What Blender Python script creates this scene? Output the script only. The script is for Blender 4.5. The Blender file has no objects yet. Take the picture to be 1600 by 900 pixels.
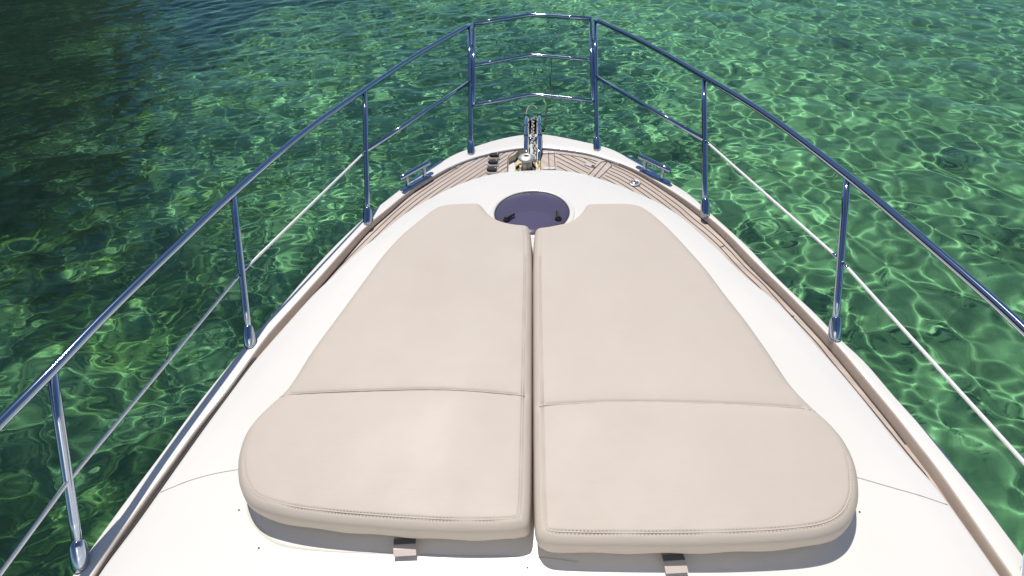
import bpy, math, random
import numpy as np
from mathutils import Vector, Matrix
from mathutils.geometry import delaunay_2d_cdt
S = bpy.context.scene
C = S.collection
R = math.radians
# ---------------------------------------------------------------- camera
cam = bpy.data.cameras.new('camera')
co = bpy.data.objects.new('camera', cam)
C.objects.link(co)
S.camera = co
F, PI_, YA, RO = 855.686, R(42.58), R(4.365), R(-3.967)
_f = Vector((0, math.cos(PI_), -math.sin(PI_))); _u = Vector((0, math.sin(PI_), math.cos(PI_))); _r = Vector((1, 0, 0))
_Z = Matrix.Rotation(YA, 3, 'Z')
_f, _u, _r = _Z @ _f, _Z @ _u, _Z @ _r
r2 = math.cos(RO) * _r + math.sin(RO) * _u
u2 = -math.sin(RO) * _r + math.cos(RO) * _u
M = Matrix((r2, u2, -_f)).transposed().to_4x4()
M.translation = Vector((.0483, 0, 1.95))
co.matrix_world = M
cam.sensor_width = 36
cam.lens = F / 1600 * 36
cam.clip_end = 3000
# ---------------------------------------------------------------- world, sun, exposure
SUN_EL, SUN_AZ = 65, -15
w = bpy.data.worlds.new("World")
S.world = w
w.use_nodes = True
nt = w.node_tree
sky = nt.nodes.new('ShaderNodeTexSky')
sky.sky_type = 'NISHITA'
sky.sun_disc = False
sky.sun_elevation = R(SUN_EL)
sky.sun_rotation = R(SUN_AZ)
nt.links.new(sky.outputs[0], nt.nodes['Background'].inputs[0])
nt.nodes['Background'].inputs[1].default_value = .092
sky.altitude = 1200
sky.air_density = .9
sky.dust_density = .2
sky.ozone_density = 3
sl = bpy.data.lights.new('sun', 'SUN')
sl.energy = 3.95
sl.angle = R(.5)
sl.color = (1, .955, .9)
sl.cycles.is_caustics_light = True
so = bpy.data.objects.new('sun', sl)
C.objects.link(so)
sd = Vector((math.sin(R(SUN_AZ)) * math.cos(R(SUN_EL)), math.cos(R(SUN_AZ)) * math.cos(R(SUN_EL)), math.sin(R(SUN_EL))))
so.rotation_euler = sd.to_track_quat('Z', 'Y').to_euler()
S.view_settings.view_transform = 'Standard'
S.view_settings.look = 'None'
S.view_settings.exposure = 0.0
S.view_settings.gamma = 1
S.cycles.use_denoising = True
S.cycles.caustics_refractive = True
S.cycles.caustics_reflective = False
S.cycles.max_bounces = 10
S.cycles.sample_clamp_indirect = 6
rng = np.random.default_rng(7)
random.seed(5)

# ---------------------------------------------------------------- helpers
def mesh_np(name, v, q, m, parent=None, smooth=True):
    v = np.asarray(v, dtype=np.float32).reshape(-1, 3)
    me = bpy.data.meshes.new(name)
    me.vertices.add(len(v)); me.vertices.foreach_set('co', v.ravel())
    q = np.asarray(q, dtype=np.int32)
    k = q.shape[1]
    me.loops.add(q.size); me.loops.foreach_set('vertex_index', q.ravel())
    me.polygons.add(len(q)); me.polygons.foreach_set('loop_start', np.arange(0, q.size, k, dtype=np.int32))
    me.polygons.foreach_set('use_smooth', np.full(len(q), smooth))
    me.update(); me.validate()
    o = bpy.data.objects.new(name, me); C.objects.link(o)
    if m: me.materials.append(m)
    if parent: o.parent = parent
    return o

class MB:
    """collects shapes and links them as ONE mesh object"""
    def __init__(s): s.v = []; s.f = []; s.sm = []
    def add(s, vs, fs, smooth=True):
        o = len(s.v); s.v += [tuple(p) for p in vs]
        for f in fs: s.f.append(tuple(i + o for i in f)); s.sm.append(smooth)
        return s
    def build(s, name, m, parent=None):
        me = bpy.data.meshes.new(name)
        me.from_pydata(s.v, [], s.f)
        me.polygons.foreach_set('use_smooth', s.sm)
        me.update()
        if m: me.materials.append(m)
        o = bpy.data.objects.new(name, me); C.objects.link(o)
        if parent: o.parent = parent
        return o
    def tube(s, pts, r, n=12, caps=True, closed=False):
        P = [Vector(p) for p in pts]
        N = len(P); rs = r if isinstance(r, (list, tuple)) else [r] * N
        vs = []; up = None
        for i, p in enumerate(P):
            if closed: t = P[(i + 1) % N] - P[i - 1]
            else: t = P[min(i + 1, N - 1)] - P[max(i - 1, 0)]
            t.normalize()
            if up is None:
                up = Vector((0, 0, 1)) if abs(t.z) < .9 else Vector((0, 1, 0))
            a = t.cross(up).normalized(); b = a.cross(t).normalized(); up = b
            for k in range(n):
                th = 2 * math.pi * k / n
                vs.append(p + (a * math.cos(th) + b * math.sin(th)) * rs[i])
        fs = []
        for i in range(N if closed else N - 1):
            for k in range(n):
                j = (i + 1) % N
                fs.append((i * n + k, i * n + (k + 1) % n, j * n + (k + 1) % n, j * n + k))
        s.add(vs, fs)
        if caps and not closed:
            o = len(s.v) - len(vs)
            s.f.append(tuple(o + k for k in range(n))[::-1]); s.sm.append(False)
            s.f.append(tuple(o + (N - 1) * n + k for k in range(n))); s.sm.append(False)
        return s
    def lathe(s, prof, c, n=32, M=None):
        c = Vector(c); vs = []
        for (r, z) in prof:
            for k in range(n):
                th = 2 * math.pi * k / n
                q = Vector((r * math.cos(th), r * math.sin(th), z))
                vs.append(c + (M @ q if M else q))
        fs = []
        for i in range(len(prof) - 1):
            for k in range(n):
                fs.append((i * n + k, i * n + (k + 1) % n, (i + 1) * n + (k + 1) % n, (i + 1) * n + k))
        return s.add(vs, fs)
    def prism(s, poly, z0, z1, bev=0):
        n = len(poly)
        P = [Vector(p[:2]) for p in poly]
        area = sum(P[i].x * P[(i + 1) % n].y - P[(i + 1) % n].x * P[i].y for i in range(n))
        if area < 0: P.reverse()
        rings = []
        cx = sum((p for p in P), Vector((0, 0))) / n
        def inset(d):
            out = []
            for i in range(n):
                a, b, c_ = P[i - 1], P[i], P[(i + 1) % n]
                d1 = (b - a).normalized(); d2 = (c_ - b).normalized()
                n1 = Vector((-d1.y, d1.x)); n2 = Vector((-d2.y, d2.x))
                m = n1 + n2; L = max(m.dot(n1), .3)
                out.append(b + m * (d / L))
            return out
        rings.append([(p.x, p.y, z0) for p in P]); rings.append([(p.x, p.y, z1 - bev) for p in P])
        if bev: rings.append([(p.x, p.y, z1) for p in inset(bev)])
        vs = [p for r_ in rings for p in r_]
        fs = []
        for i in range(len(rings) - 1):
            for k in range(n):
                fs.append((i * n + k, i * n + (k + 1) % n, (i + 1) * n + (k + 1) % n, (i + 1) * n + k))
        fs.append(tuple((len(rings) - 1) * n + k for k in range(n))); fs.append(tuple(range(n))[::-1])
        return s.add(vs, fs, False)

def empty(name, loc=(0, 0, 0), parent=None):
    o = bpy.data.objects.new(name, None); C.objects.link(o); o.location = loc
    if parent: o.parent = parent
    return o
def tag(o, label=None, cat=None, group=None, kind=None):
    for k, v in (('label', label), ('category', cat), ('group', group), ('kind', kind)):
        if v: o[k] = v
    return o
def crom(P, n=6, closed=False):
    P = [np.array(p, float) for p in P]; out = []; N = len(P)
    for i in range(N if closed else N - 1):
        p1, p2 = P[i], P[(i + 1) % N]
        p0 = P[i - 1] if (closed or i > 0) else 2 * p1 - p2
        p3 = P[(i + 2) % N] if (closed or i + 2 < N) else 2 * p2 - p1
        for k in range(n):
            t = k / n
            out.append(.5 * ((2 * p1) + (p2 - p0) * t + (2 * p0 - 5 * p1 + 4 * p2 - p3) * t * t + (3 * p1 - p0 - 3 * p2 + p3) * t ** 3))
    if not closed: out.append(P[-1])
    return np.array(out)
def resample(P, n, closed=False):
    P = np.array(P, float)
    if closed: P = np.vstack([P, P[:1]])
    L = np.r_[0, np.cumsum(np.hypot(*(P[1:] - P[:-1])[:, :2].T))]
    t = np.linspace(0, L[-1], n + 1)[:-1] if closed else np.linspace(0, L[-1], n)
    return np.stack([np.interp(t, L, P[:, k]) for k in range(P.shape[1])], 1)
def smoothp(P, it=2, closed=False):
    P = np.array(P, float)
    for _ in range(it):
        Q = P.copy()
        if closed: Q = .5 * P + .25 * (np.roll(P, 1, 0) + np.roll(P, -1, 0))
        else: Q[1:-1] = .5 * P[1:-1] + .25 * (P[:-2] + P[2:])
        P = Q
    return P
def seg_dist(pts, poly, closed=True):
    P = np.array(poly, float); A = P if closed else P[:-1]; B = np.roll(P, -1, 0) if closed else P[1:]
    d = np.full(len(pts), 1e9)
    for a, b in zip(A, B):
        ab = b - a; t = np.clip(((pts - a) @ ab) / max(ab @ ab, 1e-12), 0, 1)
        d = np.minimum(d, np.hypot(*(pts - a - t[:, None] * ab).T))
    return d
def inside(pts, poly):
    P = np.array(poly, float); x, y = pts[:, 0], pts[:, 1]; c = np.zeros(len(pts), bool)
    for i in range(len(P)):
        (x1, y1), (x2, y2) = P[i - 1], P[i]
        if y1 == y2: continue
        c ^= ((y1 > y) != (y2 > y)) & (x < (x2 - x1) * (y - y1) / (y2 - y1) + x1)
    return c
def noise2(x, y, scale, seed=0, octs=3):
    r = np.random.default_rng(seed); out = np.zeros_like(x); amp = 1; tot = 0
    for o in range(octs):
        for k in range(7):
            th = r.uniform(0, 2 * math.pi); f = scale * (2 ** o) * r.uniform(.6, 1.5)
            out += amp * np.sin(f * (x * math.cos(th) + y * math.sin(th)) + r.uniform(0, 7) + 1.3 * np.sin(f * .6 * (y * math.cos(th) - x * math.sin(th)) + r.uniform(0, 7)))
        tot += amp * 2.2; amp *= .55
    return out / tot
def sheet(outline, holes, step, band, near=()):
    """2-D constrained triangulation of an outline with inner points; returns pts (n,2), tris, and indices of boundary"""
    pts = [tuple(p) for p in outline]; n0 = len(pts)
    edges = [(i, (i + 1) % n0) for i in range(n0)]
    for h in holes:
        o = len(pts); pts += [tuple(p) for p in h]; edges += [(o + i, o + (i + 1) % len(h)) for i in range(len(h))]
    O = np.array(outline)
    xs = np.arange(O[:, 0].min(), O[:, 0].max(), step); ys = np.arange(O[:, 1].min(), O[:, 1].max(), step)
    G = np.stack(np.meshgrid(xs, ys), -1).reshape(-1, 2)
    G[:, 0] += (np.round(G[:, 1] / step).astype(int) % 2) * step * .5
    G = G[inside(G, O)]
    G = G[seg_dist(G, O) > max(band) + step * .5]
    for h in holes:
        G = G[~inside(G, h)]; G = G[seg_dist(G, h) > step * .5]
    # rings that follow the outline
    cen = []
    for d in band:
        Q = []
        n = len(O)
        T = np.roll(O, -1, 0) - np.roll(O, 1, 0); T /= np.hypot(*T.T)[:, None]
        A = np.sum(O[:, 0] * np.roll(O[:, 1], -1) - np.roll(O[:, 0], -1) * O[:, 1])
        N_ = np.stack([-T[:, 1], T[:, 0]], 1) * (1 if A > 0 else -1)
        Q = O + N_ * d
        Q = Q[inside(Q, O)]
        dd = seg_dist(Q, O)
        cen.append(Q[dd > d * .93])
    for Lp in near:
        cen.append(np.array(Lp))
    G = np.vstack([G] + cen)
    for h in holes:
        G = G[~inside(G, h)]
    allp = [Vector(p) for p in pts] + [Vector(p) for p in G]
    v, e, f, _, _, _ = delaunay_2d_cdt(allp, edges, [], 0, 1e-5)
    V = np.array([(p.x, p.y) for p in v]); T = np.array([t for t in f if len(t) == 3])
    cc = V[T].mean(1); keep = inside(cc, O)
    for h in holes: keep &= ~inside(cc, h)
    T = T[keep]
    a = (V[T[:, 1]] - V[T[:, 0]]); b = (V[T[:, 2]] - V[T[:, 0]])
    fl = (a[:, 0] * b[:, 1] - a[:, 1] * b[:, 0]) < 0
    T[fl] = T[fl][:, ::-1]
    return V, T

# ---------------------------------------------------------------- materials
def mat(name, col, rough=.5, metal=0, spec=.5, coat=0, bump=None, var=None, emis=None):
    m = bpy.data.materials.new(name); m.use_nodes = True
    t = m.node_tree; b = t.nodes['Principled BSDF']
    b.inputs['Base Color'].default_value = (*col, 1); b.inputs['Roughness'].default_value = rough
    b.inputs['Metallic'].default_value = metal; b.inputs['Specular IOR Level'].default_value = spec
    b.inputs['Coat Weight'].default_value = coat; b.inputs['Coat Roughness'].default_value = .08
    tc = t.nodes.new('ShaderNodeTexCoord')
    if var:
        sc, amt = var[0], var[1]
        n = t.nodes.new('ShaderNodeTexNoise'); n.inputs['Scale'].default_value = sc; n.inputs['Detail'].default_value = 6
        t.links.new(tc.outputs['Object'], n.inputs['Vector'])
        mr = t.nodes.new('ShaderNodeMapRange'); mr.inputs[1].default_value = .3; mr.inputs[2].default_value = .7
        mr.inputs[3].default_value = 1 - amt; mr.inputs[4].default_value = 1 + amt * .6
        t.links.new(n.outputs['Fac'], mr.inputs[0])
        mx = t.nodes.new('ShaderNodeMix'); mx.data_type = 'RGBA'; mx.blend_type = 'MULTIPLY'; mx.inputs[0].default_value = 1
        mx.inputs[6].default_value = (*col, 1); t.links.new(mr.outputs[0], mx.inputs[7]); t.links.new(mx.outputs[2], b.inputs['Base Color'])
    if bump:
        n = t.nodes.new('ShaderNodeTexNoise'); n.inputs['Scale'].default_value = bump[0]; n.inputs['Detail'].default_value = 5
        t.links.new(tc.outputs['Object'], n.inputs['Vector'])
        bp = t.nodes.new('ShaderNodeBump'); bp.inputs['Strength'].default_value = bump[1]; bp.inputs['Distance'].default_value = bump[2]
        t.links.new(n.outputs['Fac'], bp.inputs['Height']); t.links.new(bp.outputs[0], b.inputs['Normal'])
    return m
M_gel = mat('white_gelcoat', (.80, .775, .72), .3, coat=.25, var=(1.6, .035), bump=(2.2, .1, .01))
M_hull = mat('hull_gelcoat', (.78, .775, .755), .25, coat=.3)
M_steel = mat('polished_steel', (.46, .52, .62), .06, metal=1)
M_steel_dull = mat('worn_steel', (.66, .64, .61), .42, metal=1, var=(25, .12))
M_trim = mat('beige_toe_trim', (.60, .50, .42), .55, var=(9, .08), bump=(30, .2, .002))
M_wire = mat('white_coated_wire', (.86, .85, .84), .4)
M_black = mat('black_plastic', (.018, .018, .018), .35)
M_caulk = mat('black_caulking', (.035, .03, .028), .6)
M_seam = mat('panel_groove', (.42, .41, .39), .6)
M_stain = mat('channel_sealant', (.62, .59, .50), .5)
M_yellow = mat('yellow_rope', (.75, .48, .03), .8, var=(60, .4), bump=(160, .6, .004))
M_rope = mat('dark_wet_rope', (.03, .04, .035), .8, bump=(120, .5, .003))
M_hoop = mat('tarnished_steel', (.30, .28, .25), .5, metal=.7)
M_drum = mat('satin_alloy', (.60, .58, .53), .45, metal=.75)
M_chain = mat('galvanised_chain', (.62, .58, .50), .4, metal=.6, var=(60, .35))
M_well = mat('cream_locker_gelcoat', (.66, .62, .5), .4)
M_cover = mat('grey_webbing', (.34, .33, .33), .8)

def vinyl():
    m = mat('beige_marine_vinyl', (.585, .505, .445), .5, spec=.3)
    t = m.node_tree; b = t.nodes['Principled BSDF']
    tc = [n for n in t.nodes if n.type == 'TEX_COORD'][0]
    n1 = t.nodes.new('ShaderNodeTexNoise'); n1.inputs['Scale'].default_value = 2.3; n1.inputs['Detail'].default_value = 8; n1.inputs['Roughness'].default_value = .6
    t.links.new(tc.outputs['Object'], n1.inputs['Vector'])
    r1 = t.nodes.new('ShaderNodeValToRGB')
    r1.color_ramp.elements[0].position = .3; r1.color_ramp.elements[0].color = (.570, .497, .422, 1)
    r1.color_ramp.elements[1].position = .7; r1.color_ramp.elements[1].color = (.600, .525, .446, 1)
    t.links.new(n1.outputs['Fac'], r1.inputs[0]); t.links.new(r1.outputs[0], b.inputs['Base Color'])
    rr = t.nodes.new('ShaderNodeMapRange'); rr.inputs[1].default_value = .35; rr.inputs[2].default_value = .7; rr.inputs[3].default_value = .62; rr.inputs[4].default_value = .48
    t.links.new(n1.outputs['Fac'], rr.inputs[0]); t.links.new(rr.outputs[0], b.inputs['Roughness'])
    n2 = t.nodes.new('ShaderNodeTexVoronoi'); n2.inputs['Scale'].default_value = 420
    t.links.new(tc.outputs['Object'], n2.inputs['Vector'])
    n3 = t.nodes.new('ShaderNodeTexNoise'); n3.inputs['Scale'].default_value = 5; n3.inputs['Detail'].default_value = 5
    t.links.new(tc.outputs['Object'], n3.inputs['Vector'])
    b1 = t.nodes.new('ShaderNodeBump'); b1.inputs['Strength'].default_value = .25; b1.inputs['Distance'].default_value = .0006
    t.links.new(n2.outputs['Distance'], b1.inputs['Height'])
    b2 = t.nodes.new('ShaderNodeBump'); b2.inputs['Strength'].default_value = .22; b2.inputs['Distance'].default_value = .010
    t.links.new(n3.outputs['Fac'], b2.inputs['Height']); t.links.new(b1.outputs[0], b2.inputs['Normal'])
    mp = t.nodes.new('ShaderNodeMapping'); mp.inputs['Scale'].default_value = (9, 34, 9); mp.inputs['Rotation'].default_value = (0, 0, .25)
    t.links.new(tc.outputs['Object'], mp.inputs['Vector'])
    n4 = t.nodes.new('ShaderNodeTexNoise'); n4.inputs['Scale'].default_value = 1; n4.inputs['Detail'].default_value = 4; n4.inputs['Distortion'].default_value = 1.2
    t.links.new(mp.outputs[0], n4.inputs['Vector'])
    b3 = t.nodes.new('ShaderNodeBump'); b3.inputs['Strength'].default_value = .3; b3.inputs['Distance'].default_value = .0022
    t.links.new(n4.outputs['Fac'], b3.inputs['Height']); t.links.new(b2.outputs[0], b3.inputs['Normal'])
    t.links.new(b3.outputs[0], b.inputs['Normal'])
    return m
M_vinyl = vinyl()

def teak():
    m = mat('weathered_teak', (.5, .4, .33), .7)
    t = m.node_tree; b = t.nodes['Principled BSDF']
    g = t.nodes.new('ShaderNodeNewGeometry'); sep = t.nodes.new('ShaderNodeSeparateXYZ'); t.links.new(g.outputs['Position'], sep.inputs[0])
    def math_(op, a, b_=None):
        n = t.nodes.new('ShaderNodeMath'); n.operation = op
        for i, x in enumerate((a, b_)):
            if x is None: continue
            if isinstance(x, (int, float)): n.inputs[i].default_value = x
            else: t.links.new(x, n.inputs[i])
        return n.outputs[0]
    ax = math_('ABSOLUTE', sep.outputs[0])
    a = R(52)
    v = math_('ADD', math_('MULTIPLY', ax, math.sin(a)), math_('MULTIPLY', sep.outputs[1], math.cos(a)))
    u = math_('SUBTRACT', math_('MULTIPLY', sep.outputs[1], math.sin(a)), math_('MULTIPLY', ax, math.cos(a)))
    cb = t.nodes.new('ShaderNodeCombineXYZ'); t.links.new(math_('MULTIPLY', v, 90.), cb.inputs[0]); t.links.new(math_('MULTIPLY', u, 5.), cb.inputs[1])
    n = t.nodes.new('ShaderNodeTexNoise'); n.inputs['Scale'].default_value = 1; n.inputs['Detail'].default_value = 6
    t.links.new(cb.outputs[0], n.inputs['Vector'])
    cb2 = t.nodes.new('ShaderNodeCombineXYZ'); t.links.new(math_('MULTIPLY', v, 26.), cb2.inputs[0]); t.links.new(math_('MULTIPLY', u, 1.2), cb2.inputs[1])
    n_ = t.nodes.new('ShaderNodeTexNoise'); n_.inputs['Scale'].default_value = 1; n_.inputs['Detail'].default_value = 2
    t.links.new(cb2.outputs[0], n_.inputs['Vector'])
    s = math_('ADD', math_('MULTIPLY', n.outputs['Fac'], .5), math_('MULTIPLY', n_.outputs['Fac'], .5))
    r_ = t.nodes.new('ShaderNodeValToRGB')
    e = r_.color_ramp.elements
    e[0].position = .34; e[0].color = (.45, .36, .30, 1)
    e[1].position = .66; e[1].color = (.66, .56, .475, 1)
    t.links.new(s, r_.inputs[0]); t.links.new(r_.outputs[0], b.inputs['Base Color'])
    bp = t.nodes.new('ShaderNodeBump'); bp.inputs['Strength'].default_value = .3; bp.inputs['Distance'].default_value = .001
    t.links.new(n.outputs['Fac'], bp.inputs['Height']); t.links.new(bp.outputs[0], b.inputs['Normal'])
    return m
M_teak = teak()

def smoked():
    m = bpy.data.materials.new('smoked_violet_acrylic'); m.use_nodes = True; t = m.node_tree
    b = t.nodes['Principled BSDF']; b.inputs['Base Color'].default_value = (.135, .12, .20, 1); b.inputs['Roughness'].default_value = .12
    tr = t.nodes.new('ShaderNodeBsdfTransparent'); tr.inputs[0].default_value = (.42, .37, .56, 1)
    mx = t.nodes.new('ShaderNodeMixShader'); mx.inputs[0].default_value = .68
    t.links.new(tr.outputs[0], mx.inputs[1]); t.links.new(b.outputs[0], mx.inputs[2]); t.links.new(mx.outputs[0], t.nodes['Material Output'].inputs[0])
    return m
M_smoke = smoked()

# ---------------------------------------------------------------- water and seabed
WZ = -1.7
def axis(c0, lo, hi, step, g, far, smax=None):
    out = [c0]; s = step; x = c0
    while x < far:
        if x > hi: s *= 1.3
        else: s = min(s * g, smax)
        x += s; out.append(x)
    s = step; x = c0
    while x > -far:
        if x < lo: s *= 1.3
        else: s = min(s * g, smax)
        x -= s; out.insert(0, x)
    return np.array(out)
def grid_q(X):
    n, m_ = X.shape; i = np.arange(n * m_).reshape(n, m_)
    return np.stack([i[:-1, :-1], i[:-1, 1:], i[1:, 1:], i[1:, :-1]], -1).reshape(-1, 4)
xs = axis(0, -20, 20, .023, 1.0035, 900, .065)
ys = axis(4, -3, 24, .023, 1.0035, 900, .065)
X, Y = np.meshgrid(xs, ys)
Zw = np.zeros_like(X)
# long soft wavelets everywhere, short chop mostly ahead and to port
chop = 1 / (1 + np.exp((X - 1.1 - .16 * (Y - 3)) / .9))
chop = np.clip(chop, 0.0, 1) * (1 + .15 / (1 + np.exp((X + 2.0) / .9)))
wr = np.random.default_rng(3)
wl = []
for i in range(64):
    lam = .19 * 10 ** (wr.uniform(0, 1) ** 1.25 * .95); th = wr.normal(0, 1.1) + .5
    k = 2 * math.pi / lam; A = .00128 * lam ** 1.3 * (1 + wr.uniform())
    Zw += A * np.sin(k * (X * math.cos(th) + Y * math.sin(th)) + wr.uniform(0, 7))
Zc = np.zeros_like(X)
for i in range(60):
    lam = .115 * 10 ** (wr.uniform(0, 1) * .75); th = wr.normal(0, .55) + 1.75
    k = 2 * math.pi / lam; A = .0027 * lam ** 1.15 * (1 + wr.uniform())
    Zc += A * np.sin(k * (X * math.cos(th) + Y * math.sin(th)) + wr.uniform(0, 7) + .8 * np.sin(k * .21 * (Y * math.cos(th) - X * math.sin(th)) + wr.uniform(0, 7)))
fade = np.exp(-np.maximum(0, np.hypot(X, Y - 10) - 22) / 6)
patch = .65 + .35 * noise2(X, Y, .5, 11, 2)
Z = (Zw + Zc * chop * patch) * fade + WZ
m = bpy.data.materials.new('sea_water'); m.use_nodes = True; t = m.node_tree; t.nodes.clear()
o_ = t.nodes.new('ShaderNodeOutputMaterial'); g_ = t.nodes.new('ShaderNodeBsdfGlass')
g_.inputs['IOR'].default_value = 1.33; g_.inputs['Roughness'].default_value = 0; g_.inputs['Color'].default_value = (.56, .90, .745, 1)
df_ = t.nodes.new('ShaderNodeBsdfDiffuse'); df_.inputs[0].default_value = (.22, .55, .46, 1)     # faint milkiness
mw_ = t.nodes.new('ShaderNodeMixShader'); mw_.inputs[0].default_value = .025
t.links.new(g_.outputs[0], mw_.inputs[1]); t.links.new(df_.outputs[0], mw_.inputs[2]); t.links.new(mw_.outputs[0], o_.inputs[0])
water = mesh_np('water', np.stack([X, Y, Z], -1), grid_q(X), m)
water.cycles.is_caustics_caster = True
tag(water, kind='structure')

xb = axis(0, -26, 24, .09, 1.004, 900, .22); yb = axis(5, -4, 34, .09, 1.004, 900, .24)
XB, YB = np.meshgrid(xb, yb)
def blob(cx, cy, rx, ry, rot=0):
    c_, s_ = math.cos(rot), math.sin(rot)
    u_ = ((XB - cx) * c_ + (YB - cy) * s_) / rx; v_ = (-(XB - cx) * s_ + (YB - cy) * c_) / ry
    return np.exp(-(u_ * u_ + v_ * v_))
port = 1 / (1 + np.exp((XB + 3.3 - .02 * YB) / 1.3))      # weed and rock begin to port
nz = noise2(XB, YB, 1.1, 2, 4); nf = noise2(XB, YB, 3.4, 5, 4); nvf = noise2(XB, YB, 8, 9, 3)
sandp = blob(-6.0, 12.5, 4.2, 5.5, .3) * 1.25 + blob(-4.2, 6.4, 1.4, 1.6) * .35
mm = noise2(XB, YB, 1.5, 77, 4); crisp = 1 / (1 + np.exp(-(mm + .25 * nf + .12 * nvf - .02) * 9))      # weed beds with ragged, fairly sharp borders
weed = np.clip(port * (.12 + .92 * crisp + .15 * nf) - sandp * .8, 0, 1)
deep = np.clip(blob(-5.5, 24, 4.5, 4, .1) * .55 + blob(-15, 17, 8, 11, .3) * 1.8 + blob(-11.5, 5.5, 3.2, 7, .2) * .8 + blob(-2, 27, 10, 6) * .5, 0, 1)  # deep water's loss of light, painted as darker bed colour
weed = np.clip(weed + deep * .65, 0, 1)
small = np.clip((noise2(XB, YB, 1.7, 21, 2) - 1.05) * 3, 0, 1) * (1 - port)
rock = np.clip(port * 1.2, 0, 1) * (.42 * np.maximum(0, nz + .1) + .16 * np.maximum(0, nf) + .05 * nvf)
ZB = -4.25 + rock + .05 * nz + .02 * nf - 2.2 * blob(-17, 22, 8, 9, .3)
sand = np.array([.47, .46, .31]); weedc = np.array([.07, .09, .035]); algae = np.array([.50, .50, .15])
alg = np.clip(.42 + 1.1 * noise2(XB, YB, 3.0, 31, 4), 0, 1) * port
pale = .84 + .75 * blob(-.4, 11.5, 4.6, 7) + .85 * blob(-5.6, 10.5, 3.2, 4.6)      # sand colour raised in these places
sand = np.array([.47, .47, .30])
col = sand * (pale * (1 + .07 * nz + .05 * nf))[..., None]
col = col * (1 - alg * .8)[..., None] + algae * (alg * .8)[..., None]
weedc = weedc * (1 - .85 * deep)[..., None]
wm = np.clip(weed * 1.0, 0, .95)
col = col * (1 - wm)[..., None] + weedc * wm[..., None]
col = col * (1 - small * .6)[..., None] + weedc * (small * .3)[..., None]
bed = mesh_np('seabed', np.stack([XB, YB, ZB], -1), grid_q(XB), None)
ca = bed.data.color_attributes.new('col', 'FLOAT_COLOR', 'POINT')
ca.data.foreach_set('color', np.concatenate([np.clip(col, .01, .8), np.ones_like(col[..., :1])], -1).astype(np.float32).ravel())
mb = bpy.data.materials.new('seabed_sand_and_weed'); mb.use_nodes = True; t = mb.node_tree; b = t.nodes['Principled BSDF']
b.inputs['Roughness'].default_value = .95; b.inputs['Specular IOR Level'].default_value = .1
at = t.nodes.new('ShaderNodeVertexColor'); at.layer_name = 'col'
tc = t.nodes.new('ShaderNodeTexCoord'); n = t.nodes.new('ShaderNodeTexNoise'); n.inputs['Scale'].default_value = 3.2; n.inputs['Detail'].default_value = 9; n.inputs['Roughness'].default_value = .65
t.links.new(tc.outputs['Object'], n.inputs['Vector'])
mr = t.nodes.new('ShaderNodeMapRange'); mr.inputs[1].default_value = .35; mr.inputs[2].default_value = .65; mr.inputs[3].default_value = .65; mr.inputs[4].default_value = 1.25
t.links.new(n.outputs['Fac'], mr.inputs[0])
mx = t.nodes.new('ShaderNodeMix'); mx.data_type = 'RGBA'; mx.blend_type = 'MULTIPLY'; mx.inputs[0].default_value = 1
t.links.new(at.outputs[0], mx.inputs[6]); t.links.new(mr.outputs[0], mx.inputs[7]); t.links.new(mx.outputs[2], b.inputs['Base Color'])
bed.data.materials.append(mb)
bed.cycles.is_caustics_receiver = True
tag(bed, kind='structure')

# ---------------------------------------------------------------- the yacht: traced lines (metres, bow towards +y)
yacht = tag(empty('yacht'), 'white motor yacht bow with teak side decks and steel rails, pointing away over green water', 'yacht')
outL = [(-1.75,-2),(-1.70,-.5),(-1.64,.3),(-1.600,0.731),(-1.563,0.967),(-1.528,1.151),(-1.493,1.374),(-1.429,1.654),(-1.372,1.863),(-1.316,2.057),(-1.244,2.288),(-1.170,2.517),(-1.071,2.764),(-1.001,2.904),(-0.948,3.001),(-0.895,3.105),(-0.752,3.309),(-0.665,3.434),(-0.595,3.538),(-0.530,3.593),(-0.396,3.687),(-0.229,3.779),(-0.09,3.820)]
outR = [(0.0,3.832),(0.09,3.815),(0.20,3.768),(0.379,3.674),(0.472,3.623),(0.574,3.547),(0.643,3.446),(0.735,3.329),(0.846,3.152),(0.920,3.055),(0.985,2.940),(1.054,2.760),(1.183,2.428),(1.270,2.128),(1.357,1.905),(1.384,1.803),(1.416,1.695),(1.458,1.615),(1.497,1.409),(1.561,1.160),(1.605,.80),(1.66,.3),(1.71,-.5),(1.76,-2)]
inL = [(-1.66,-2),(-1.60,-.5),(-1.555,.3),(-1.534,0.676),(-1.527,0.767),(-1.508,0.860),(-1.490,0.975),(-1.461,1.116),(-1.438,1.257),(-1.390,1.438),(-1.357,1.614),(-1.319,1.818),(-1.300,1.870),(-1.237,2.060),(-1.173,2.259),(-1.124,2.414),(-1.030,2.691),(-0.926,2.883),(-0.822,3.086),(-0.691,3.255),(-0.571,3.396),(-0.515,3.440),(-0.399,3.517),(-0.255,3.575),(-0.134,3.612)]
inR = [(0.0,3.622),(0.135,3.597),(0.243,3.565),(0.347,3.530),(0.446,3.474),(0.527,3.404),(0.557,3.389),(0.662,3.296),(0.757,3.178),(0.846,3.047),(0.934,2.910),(1.049,2.688),(1.128,2.488),(1.188,2.290),(1.252,2.116),(1.307,1.950),(1.355,1.789),(1.395,1.636),(1.422,1.499),(1.466,1.294),(1.490,1.135),(1.505,1.058),(1.57,.3),(1.62,-.5),(1.67,-2)]
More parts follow.
